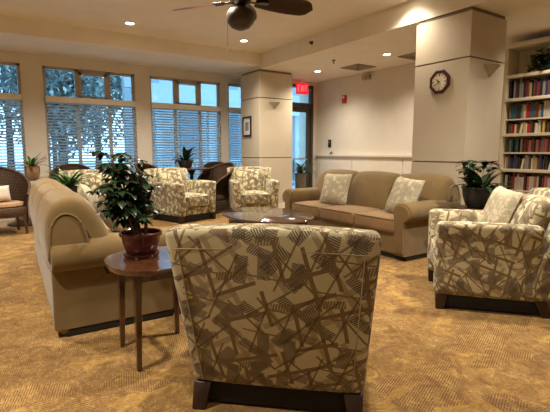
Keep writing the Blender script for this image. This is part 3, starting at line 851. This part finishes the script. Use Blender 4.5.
# ------------------------------------------------------------------ wicker chairs
def make_wicker():
    t = thing('wicker_chair', '', 'chair', (0, 0, 0), 0, 'brown wicker chairs')
    b = B(); n = 30; rows = 7; a0 = R(128)
    uvl = b.loops.layers.uv.verify()
    grid = []
    for i in range(n + 1):
        ph = -a0 + 2 * a0 * i / n               # 0 = straight back (+y)
        q = .5 + .5 * math.cos(min(math.pi, abs(ph) * 1.25))
        top = .60 + .36 * q ** .8
        if abs(ph) > R(110): top -= .06 * (abs(ph) - R(110)) / R(18)
        col = []
        for j in range(rows + 1):
            s = j / rows; z = .26 + (top - .26) * s
            r = .265 + .065 * s + .05 * s * s * q
            col.append((r * math.sin(ph) * 1.02, r * math.cos(ph) + .02 + .05 * s * q, z))
        grid.append(col)
    vs = [[b.verts.new(p) for p in c] for c in grid]
    for i in range(n):
        for j in range(rows): b.faces.new((vs[i][j], vs[i + 1][j], vs[i + 1][j + 1], vs[i][j + 1]))
    bmesh.ops.solidify(b, geom=b.faces[:], thickness=.022)
    obj('woven_shell', b, M['wicker'], t)
    b = B(); tube(b, [c[-1] for c in grid], .020, 8); obj('rolled_rim', b, M['wicker'], t)
    b = B(); lathe(b, [(0, .26), (.27, .26), (.285, .30), (.285, .38), (.27, .40), (0, .40)], 28, sy=1.0); obj('seat', b, M['wicker'], t)
    b = B(); lathe(b, [(0, .398), (.23, .398), (.26, .42), (.25, .455), (.20, .47), (0, .475)], 24); obj('seat_cushion', b, M['tancush'], t)
    for sx in (-1, 1):
        for sy in (-1, 1):
            b = B(); tube(b, [(sx * .22, sy * .2, 0), (sx * .20, sy * .19, .28)], [.018, .024], 10); obj('leg', b, M['redwood'], t)
    return t
wk = make_wicker()
def wch(x, y, rz, label, first=[True]):
    if first[0]:
        first[0] = False; wk.location = (x, y, 0); wk.rotation_euler = (0, 0, R(rz)); wk['label'] = label; return wk
    return dup(wk, (x, y, 0), R(rz), label)
wch(.18, 7.36, 12, 'brown wicker tub chair at the left edge holding a white cushion')
wch(1.25, 8.24, -8, 'brown wicker chair peeping over the hidden armchair, in front of the vent sash window')
wch(2.02, 8.24, 10, 'brown wicker chair at the right end of the vent sash window, behind the leafy plant')
wch(2.79, 8.22, 35, 'brown wicker chair against the wall pier, behind the left of the two facing armchairs')
wch(4.12, 8.22, -12, 'brown wicker chair facing us at the window, beyond the round table')
wch(3.66, 7.66, -75, 'large brown wicker chair seen from its side between the two facing armchairs')
pillow((.16, 7.28, .478), (R(-14), 0, R(18)), 'small white cushion on the seat of the leftmost wicker chair', .24, 'cushion')

# ------------------------------------------------------------------ plants
def pot_thing(name, label, loc, prof, mat, soil_r, soil_z, saucer=None, rz=0):
    t = thing(name, label, 'plant', loc, rz)
    b = B(); lathe(b, prof, 36); obj('pot', b, mat, t)
    b = B(); lathe(b, [(0, soil_z + .008), (soil_r * .5, soil_z + .004), (soil_r, soil_z)], 24); obj('soil', b, M['soil'], t)
    if saucer:
        b = B(); lathe(b, saucer, 36); obj('saucer', b, mat, t)
    return t
rnd = random.Random(11)
# foreground umbrella-tree plant
t = pot_thing('potted_plant', 'tall leafy plant with dark palmate leaves in a maroon pot on the foreground side table', (.735, 2.53, .58),
    [(0, .012), (.078, .012), (.085, .02), (.105, .09), (.113, .125), (.122, .128), (.124, .145), (.118, .15), (.110, .146), (.105, .11), (0, .11)], M['potred'], .106, .118,
    [(0, 0), (.095, 0), (.102, .012), (.104, .024), (.098, .022), (.09, .012), (0, .012)])
sb, lb = B(), B()
def palmate(c, yaw, pitch, L, n, w):
    for k in range(n):
        a = yaw + (k - (n - 1) / 2) * (2 * math.pi / (n + .6))
        blade(lb, c, a, pitch - .25 * abs(k - (n - 1) / 2) * .3 + rnd.uniform(-.15, .15), L * rnd.uniform(.8, 1.05), w, rnd.uniform(.5, 1.1), 5, .18)
for s in range(14):
    a0 = rnd.uniform(0, 6.28); r0 = rnd.uniform(.0, .055); H = rnd.uniform(.20, .50) if s > 3 else rnd.uniform(.42, .52)
    ln = rnd.uniform(.02, .095)
    # the crown leans slightly towards the left of the photograph
    lean = Vector((-.075, .035, 0))
    p = [Vector((r0 * math.cos(a0), r0 * math.sin(a0), .11))]
    for k in range(1, 6):
        u = k / 5; p.append(Vector(((r0 + ln * u) * math.cos(a0), (r0 + ln * u) * math.sin(a0), .11 + H * u * .92)) + lean * u * u)
    tube(sb, p, [.006 - .0007 * k for k in range(6)], 6)
    for k in range(1, 6):
        u = k / 5
        if u < .35: continue
        for q in range((2 if u > .5 else 1) if k < 5 else 3):
            ya = rnd.uniform(0, 6.28); pl = rnd.uniform(.035, .085); pe = p[k] + Vector((math.cos(ya) * pl, math.sin(ya) * pl, pl * rnd.uniform(.05, .5)))
            tube(sb, [p[k], (p[k] + pe) / 2 + Vector((0, 0, .008)), pe], .0016, 4)
            palmate(pe, ya, rnd.uniform(-.25, .25), rnd.uniform(.06, .095), 6, rnd.uniform(.028, .040))
obj('stems', sb, M['stem'], t); obj('foliage', lb, M['leafdk'], t)

# plant in charcoal pot by the bookcase
t = pot_thing('potted_plant', 'bushy dark plant in a charcoal pot before the bookcase', (4.30, 2.56, .61),
    [(0, 0), (.10, 0), (.125, .03), (.155, .12), (.165, .20), (.172, .205), (.170, .222), (.158, .22), (.150, .18), (0, .18)], M['potblk'], .152, .19)
lb = B(); sb = B()
for k in range(46):
    a = rnd.uniform(0, 6.28); r0 = rnd.uniform(.01, .09)
    blade(lb, (r0 * math.cos(a), r0 * math.sin(a), .19), a, rnd.uniform(.45, 1.45), rnd.uniform(.18, .33), rnd.uniform(.05, .085), rnd.uniform(.6, 1.6), 7, .25)
for k in range(9):
    a = rnd.uniform(0, 6.28); H = rnd.uniform(.18, .33); e = Vector((.14 * math.cos(a), .14 * math.sin(a), .19 + H))
    tube(sb, [(.03 * math.cos(a), .03 * math.sin(a), .18), tuple(e * .6 + Vector((0, 0, .06))), e], .003, 5)
    for q in range(7): blade(lb, e, rnd.uniform(0, 6.28), rnd.uniform(-.3, .8), rnd.uniform(.08, .14), .06, .8, 5, .2)
obj('stems', sb, M['stem'], t); obj('foliage', lb, M['leafdk'], t)

# plant in grey planter by the exit door
t = pot_thing('potted_plant', 'arching spiky plant in a tall grey planter beside the exit door', (6.02, 7.93, 0),
    [(0, 0), (.10, 0), (.105, .01), (.135, .66), (.14, .665), (.14, .70), (.128, .70), (.12, .66), (0, .66)], M['potgrey'], .124, .665)
lb = B()
for k in range(70):
    a = rnd.uniform(0, 6.28); blade(lb, (.03 * math.cos(a), .03 * math.sin(a), .67), a, rnd.uniform(.5, 1.5), rnd.uniform(.36, .62), rnd.uniform(.02, .032), rnd.uniform(1.2, 2.6), 8, .3)
obj('foliage', lb, M['leafgr'], t)

# plant on the left round table
t = pot_thing('potted_plant', 'spiky green plant with small pink flowers in a tan pot on the left round table', (.62, 8.02, .77),
    [(0, 0), (.085, 0), (.10, .03), (.115, .12), (.11, .17), (.115, .185), (.107, .188), (.10, .16), (0, .16)], M['pottan'], .10, .165)
lb = B(); fb = B()
for k in range(26):
    a = rnd.uniform(0, 6.28); blade(lb, (.02 * math.cos(a), .02 * math.sin(a), .165), a, rnd.uniform(.4, 1.5), rnd.uniform(.18, .34), rnd.uniform(.03, .05), rnd.uniform(.4, 1.4), 6, .25)
obj('foliage', lb, M['leafmd'], t)
for k in range(5):
    a = rnd.uniform(-.9, .4); e = (.22 * math.cos(a), .22 * math.sin(a), .30 + rnd.uniform(-.05, .06))
    tube(fb, [(.02, 0, .17), (.12 * math.cos(a), .12 * math.sin(a), .29), e], .003, 5)
    for q in range(5): blade(fb, e, q * 1.257, .3, .03, .02, .3, 3, .1)
obj('flowers', fb, M['flower'], t)

# plant on the far round table
t = pot_thing('potted_plant', 'broad-leaved dark plant in a black pot on the round table at the window', (3.30, 8.13, .87),
    [(0, 0), (.10, 0), (.115, .02), (.145, .11), (.152, .15), (.142, .152), (.135, .12), (0, .12)], M['potblk'], .136, .13)
lb = B()
for k in range(17):
    a = k * 2.4; blade(lb, (.02 * math.cos(a), .02 * math.sin(a), .13), a, rnd.uniform(.4, 1.35), rnd.uniform(.28, .46), rnd.uniform(.075, .11), rnd.uniform(.8, 1.6), 7, .22)
obj('foliage', lb, M['leafdk'], t)

# low plant past the left sofa
t = pot_thing('potted_plant', 'low mid-green fern-like plant peeking over the back of the left sofa', (.86, 6.0, .64),
    [(0, 0), (.075, 0), (.085, .02), (.10, .10), (.103, .12), (.095, .12), (.09, .1), (0, .1)], M['potblk'], .092, .105)
lb = B()
for k in range(70):
    a = rnd.uniform(0, 6.28); blade(lb, (.02 * math.cos(a), .02 * math.sin(a), .105), a, rnd.uniform(.4, 1.3), rnd.uniform(.24, .40), rnd.uniform(.028, .042), rnd.uniform(.6, 1.6), 6, .25)
obj('foliage', lb, M['leafmd'], t)

# ------------------------------------------------------------------ bookcase and books
BX0, BX1, BY0, BY1 = 6.37, 6.695, 2.42, 3.50
SH = [2.285, 1.955, 1.665, 1.455, 1.185, .945, .64, .36, .10]
t = thing('bookcase', 'built-in cream bookcase full of books beyond the near pillar', 'bookcase', (BX0, BY1, 0), 0)
def bb_(y0, y1, x0, x1, z0, z1, name, r=.003):
    b = B(); soft(b, x0, x1, y0, y1, z0, z1, r, n=1); return obj(name, b, M['shelfwhite'], t)
L = BY0 - BY1
bb_(-.035, 0, 0, .32, 0, 2.70, 'side_panel'); bb_(L, L + .035, 0, .32, 0, 2.70, 'side_panel')
bb_(L, 0, .31, .32, 0, 2.70, 'back_panel', .002)
bb_(L - .02, .02, -.02, .32, 2.66, 2.72, 'top_board')
for k, z in enumerate(SH):
    thick = k in (0, 1, 3, 5, 7, 8)
    bb_(L + .03, -.03, -.015 if thick else .03, .31, z - (.042 if thick else .022), z, 'shelf')
PAL = [('dark red', (.22, .02, .02)), ('navy', (.02, .03, .10)), ('black', (.012, .012, .014)), ('brown', (.14, .06, .025)), ('grey', (.25, .24, .22)), ('white', (.62, .58, .50)), ('green', (.03, .16, .07)), ('teal', (.02, .15, .17)), ('blue', (.03, .12, .32)), ('maroon', (.12, .012, .03)), ('orange', (.50, .16, .03)), ('tan', (.42, .28, .14)), ('cream', (.70, .60, .42)), ('pink', (.50, .18, .18)), ('yellow', (.60, .42, .05)), ('red', (.48, .02, .03))]
for n_, c_ in PAL: M['bk_' + n_] = plain('book_cloth_' + n_.replace(' ', '_'), c_, .55, var=.12, ns=30)
M['page'] = plain('book_pages', (.72, .64, .48), .8)
ORD = ['first', 'second', 'third', 'fourth', 'fifth', 'sixth', 'seventh', 'eighth', 'ninth', 'tenth', 'eleventh', 'twelfth', 'thirteenth', 'fourteenth', 'fifteenth', 'sixteenth', 'seventeenth', 'eighteenth', 'nineteenth', 'twentieth']
ORD += ['twenty-' + o for o in ORD[:9]] + ['thirtieth'] + ['thirty-' + o for o in ORD[:9]]
ROWN = {1: 'first shelf below the ivy', 2: 'second shelf below the ivy', 3: 'third shelf below the ivy', 4: 'fourth shelf below the ivy', 5: 'fifth shelf below the ivy', 6: 'sixth shelf below the ivy'}
covers, blocks = {}, {}
def unit_mesh(name, col):
    b = B()
    if name == 'page': bx(b, .02, .97, .08, .92, .02, .98)
    else:
        bx(b, 0, 1, 0, .09, 0, 1); bx(b, 0, 1, .91, 1, 0, 1)
        pts = [(.03, .09), (.0, .2), (-.012, .5), (.0, .8), (.03, .91), (.07, .91), (.07, .09)]
        lo = [b.verts.new((x, y, 0)) for x, y in pts]; hi = [b.verts.new((x, y, 1)) for x, y in pts]
        b.faces.new(lo); b.faces.new(hi); [b.faces.new((lo[i], lo[(i + 1) % 7], hi[(i + 1) % 7], hi[i])) for i in range(7)]
        for z0, z1 in ((.12, .16), (.78, .84)): bx(b, -.016, .0, .2, .8, z0, z1)   # spine bands
    bmesh.ops.recalc_face_normals(b, faces=b.faces[:]); uvbox(b, 0)
    me = bpy.data.meshes.new('book_' + name.replace(' ', '_')); b.to_mesh(me); b.free(); me.materials.append(M['page'] if name == 'page' else M['bk_' + name]); return me
pageme = unit_mesh('page', None)
for n_, c_ in PAL: covers[n_] = unit_mesh(n_, c_)
br = random.Random(5)
for row in range(1, 7):
    z = SH[row]; gap = SH[row - 1] - z - (.045 if row - 1 in (0, 1, 3, 5) else .025)
    y = BY1 - .045 - (.03 if row in (2, 4) else .01); k = 0
    light = row in (3,)
    while y > 2.55 and k < 39:
        th = br.uniform(.016, .036)
        if row == 3: nm = br.choice(['cream', 'white', 'cream', 'black', 'brown', 'black', 'red', 'yellow', 'brown']); th = br.uniform(.018, .04)
        elif row == 2: nm = br.choice(['grey', 'green', 'teal', 'blue', 'red', 'dark red', 'black', 'white', 'brown', 'tan', 'navy', 'grey'])
        elif row == 4: nm = br.choice(['dark red', 'maroon', 'tan', 'grey', 'brown', 'dark red', 'pink', 'teal', 'black'])
        elif row == 5: nm = br.choice(['black', 'grey', 'cream', 'navy', 'brown', 'tan', 'cream', 'black'])
        elif row == 6: nm = br.choice(['red', 'dark red', 'white', 'black', 'pink', 'brown', 'white', 'black'])
        else: nm = br.choice(['white', 'black', 'brown', 'grey', 'dark red', 'black', 'tan', 'brown', 'navy', 'maroon', 'grey'])
        h = min(gap - .012, br.uniform(.70, .95) * gap); dp = br.uniform(.13, .17)
        leanb = R(9) if (nm == 'cream' and row in (3, 5) and br.random() < .6) else 0
        t2 = bpy.data.objects.new('book', None); C.objects.link(t2); t2.location = (BX0 + .05 + br.uniform(0, .012), y - th, z + .0005); t2.empty_display_size = .05
        t2.rotation_euler = (leanb * 1.0, 0, 0)
        if leanb: t2.location.z += 0
        tag(t2, '%s book, %s from the left on the %s' % (nm, ORD[k], ROWN[row]), 'book', 'books on the ' + ROWN[row])
        c = bpy.data.objects.new('cover', covers[nm]); C.objects.link(c); c.parent = t2; c.scale = (dp, th, h)
        p = bpy.data.objects.new('page_block', pageme); C.objects.link(p); p.parent = t2; p.scale = (dp, th, h)
        y -= th + br.uniform(.001, .003) + (.16 * h if leanb else 0); k += 1
        if br.random() < .04: y -= .03
# ivy on the top shelf
t = pot_thing('potted_ivy', 'dark trailing ivy in a small pot on the top shelf of the bookcase', (BX0 + .13, 3.03, 2.285),
    [(0, 0), (.06, 0), (.075, .09), (.078, .10), (.07, .1), (0, .085)], M['potblk'], .068, .088)
lb = B()
for k in range(190):
    a = rnd.uniform(0, 6.28); r_ = rnd.uniform(.03, .19); zz = .06 + rnd.uniform(0, .30) * (1 - r_ / .30) + (-.03 if r_ > .12 else 0)
    px = r_ * math.cos(a) * .6
    blade(lb, (px, r_ * math.sin(a), zz), a + rnd.uniform(-.6, .6), rnd.uniform(-.3, .9), rnd.uniform(.07, .11), rnd.uniform(.05, .07), .9, 4, .2)
obj('foliage', lb, M['leafdk'], t)

# ------------------------------------------------------------------ outside
bm = B(); bx(bm, -30, 45, YW + .22, 60, -.35, -.12); struct('ground_outside', bm, M['asphalt'])
t = thing('porch_building', 'pale porch building with white posts and railing outside the windows', 'building', (5.0, 13.5, -.12))
b = B(); bx(b, -.6, 9, 3.0, 3.3, 0, 6.5)
obj('siding_wall', b, M['siding'], t, False)
for x in (-.2, 1.5, 3.2, 4.9, 6.6): 
    b = B(); bx(b, x, x + .9, 2.93, 3.0, .6, 2.9); obj('window', b, M['sidedk'], t, False)
    b = B(); bx(b, x, x + .9, 2.93, 3.0, 3.6, 5.6); obj('window', b, M['sidedk'], t, False)
for x in (-.4, 1.4, 3.2, 5.0, 6.8):
    b = B(); bx(b, x - .09, x + .09, -.09, .09, 0, 2.75); obj('post', b, M['siding'], t, False)
b = B()
for y0, z0 in ((-.5, 2.62), (.4, 2.95), (1.3, 3.25), (2.2, 3.55)): bx(b, -.8, 9, y0, y0 + .16, z0, z0 + .22)
bx(b, -.8, 9, .0, .2, 2.75, 2.95); obj('roof_beams', b, M['siding'], t, False)
b = B(); bx(b, -.6, 9, -.04, .04, .98, 1.06); bx(b, -.6, 9, -.04, .04, .12, .18)
x = -.55
while x < 8.9: bx(b, x, x + .045, -.02, .02, .18, .98); x += .14
obj('railing', b, M['siding'], t, False)
tr = random.Random(3)
def tree(x, y, h, r, label, lf=1.0, cnt=7000):
    t = thing('garden_tree', label, 'tree', (x, y, -.12), 0, 'trees outside the left windows')
    b = B(); tube(b, [(0, 0, 0), (.05, 0, h * .3), (-.04, .05, h * .6), (0, 0, h * .9)], [.16, .12, .09, .03], 8)
    for k in range(9):
        a = tr.uniform(0, 6.28); z = h * tr.uniform(.25, .8); tube(b, [(0, 0, z), (r * .5 * math.cos(a), r * .5 * math.sin(a), z + .4), (r * .9 * math.cos(a), r * .9 * math.sin(a), z + .9)], [.05, .03, .012], 5)
    obj('trunk', b, M['bark'], t)
    b = B()
    for k in range(cnt):
        u = Vector((tr.gauss(0, 1), tr.gauss(0, 1), tr.gauss(0, 1))).normalized() * tr.uniform(.12, 1) ** .5
        p = (u.x * r, u.y * r, h * .58 + u.z * h * .42)
        blade(b, p, tr.uniform(0, 6.28), tr.uniform(-1, 1), .21 * lf, .12 * lf, .6, 2, .2)
    obj('crown', b, M['tree'], t)
tree(-1.6, 15.5, 7.2, 1.9, 'leafy tree outside the far left window')
tree(1.95, 14.6, 6.8, 1.55, 'leafy tree outside the second window from left')
tree(4.3, 21.0, 8.5, 2.4, 'leafy tree outside, behind the right half of the second window')
tree(-4.0, 23, 9.0, 3.2, 'broad tree far outside the left edge of the windows')
tree(.9, 22, 9.5, 2.6, 'tall tree far outside, behind the pier between the left windows')

for x, y, lab in ((-8.5, 29, 'tall tree in the far tree line, leftmost'), (-2.5, 30, 'tall tree in the far tree line, behind the far left window'), (3.6, 30, 'tall tree in the far tree line, behind the vent sash window'), (9.4, 29, 'tall tree in the far tree line, behind the porch building')):
    tree(x, y, 13, 3.0, lab, 2.1, 4200)

# ------------------------------------------------------------------ light
W = bpy.data.worlds.new('sky'); sc.world = W; W.use_nodes = True
nt = W.node_tree; nt.nodes.clear()
ow = nt.nodes.new('ShaderNodeOutputWorld'); bg = nt.nodes.new('ShaderNodeBackground')
bg.inputs[0].default_value = (.36, .62, .86, 1); bg.inputs[1].default_value = 4.0
nt.links.new(bg.outputs[0], ow.inputs[0])
ld = bpy.data.lights.new('downlight_and_fill_beam', 'SPOT'); ld.energy = 265; ld.color = (1.0, .87, .69)
ld.spot_size = R(140); ld.spot_blend = 1.0; ld.shadow_soft_size = .07
weak = ld.copy(); weak.energy = 60
mid = ld.copy(); mid.energy = 120
for x, y, z in LIGHTS:
    l = bpy.data.objects.new('downlight_and_fill_beam', weak if abs(x - 4.44) < .01 or abs(y + .8) < .01 or abs(y - 2.55) < .01 else mid if z < 3 else ld); C.objects.link(l); l.location = (x, y, z - .03)

# ------------------------------------------------------------------ camera
cam = bpy.data.cameras.new('camera'); co = bpy.data.objects.new('camera', cam); C.objects.link(co)
cam.sensor_width = 36; cam.lens = 430 / 550 * 36; cam.clip_start = .05
co.location = (0, 0, 1.2); co.rotation_euler = (R(90 - 7.25), 0, -R(33.8))
sc.camera = co
sc.view_settings.view_transform = 'Standard'; sc.view_settings.look = 'None'; sc.view_settings.gamma = 1
sc.view_settings.exposure = 0.50; sc.view_settings.use_curve_mapping = False
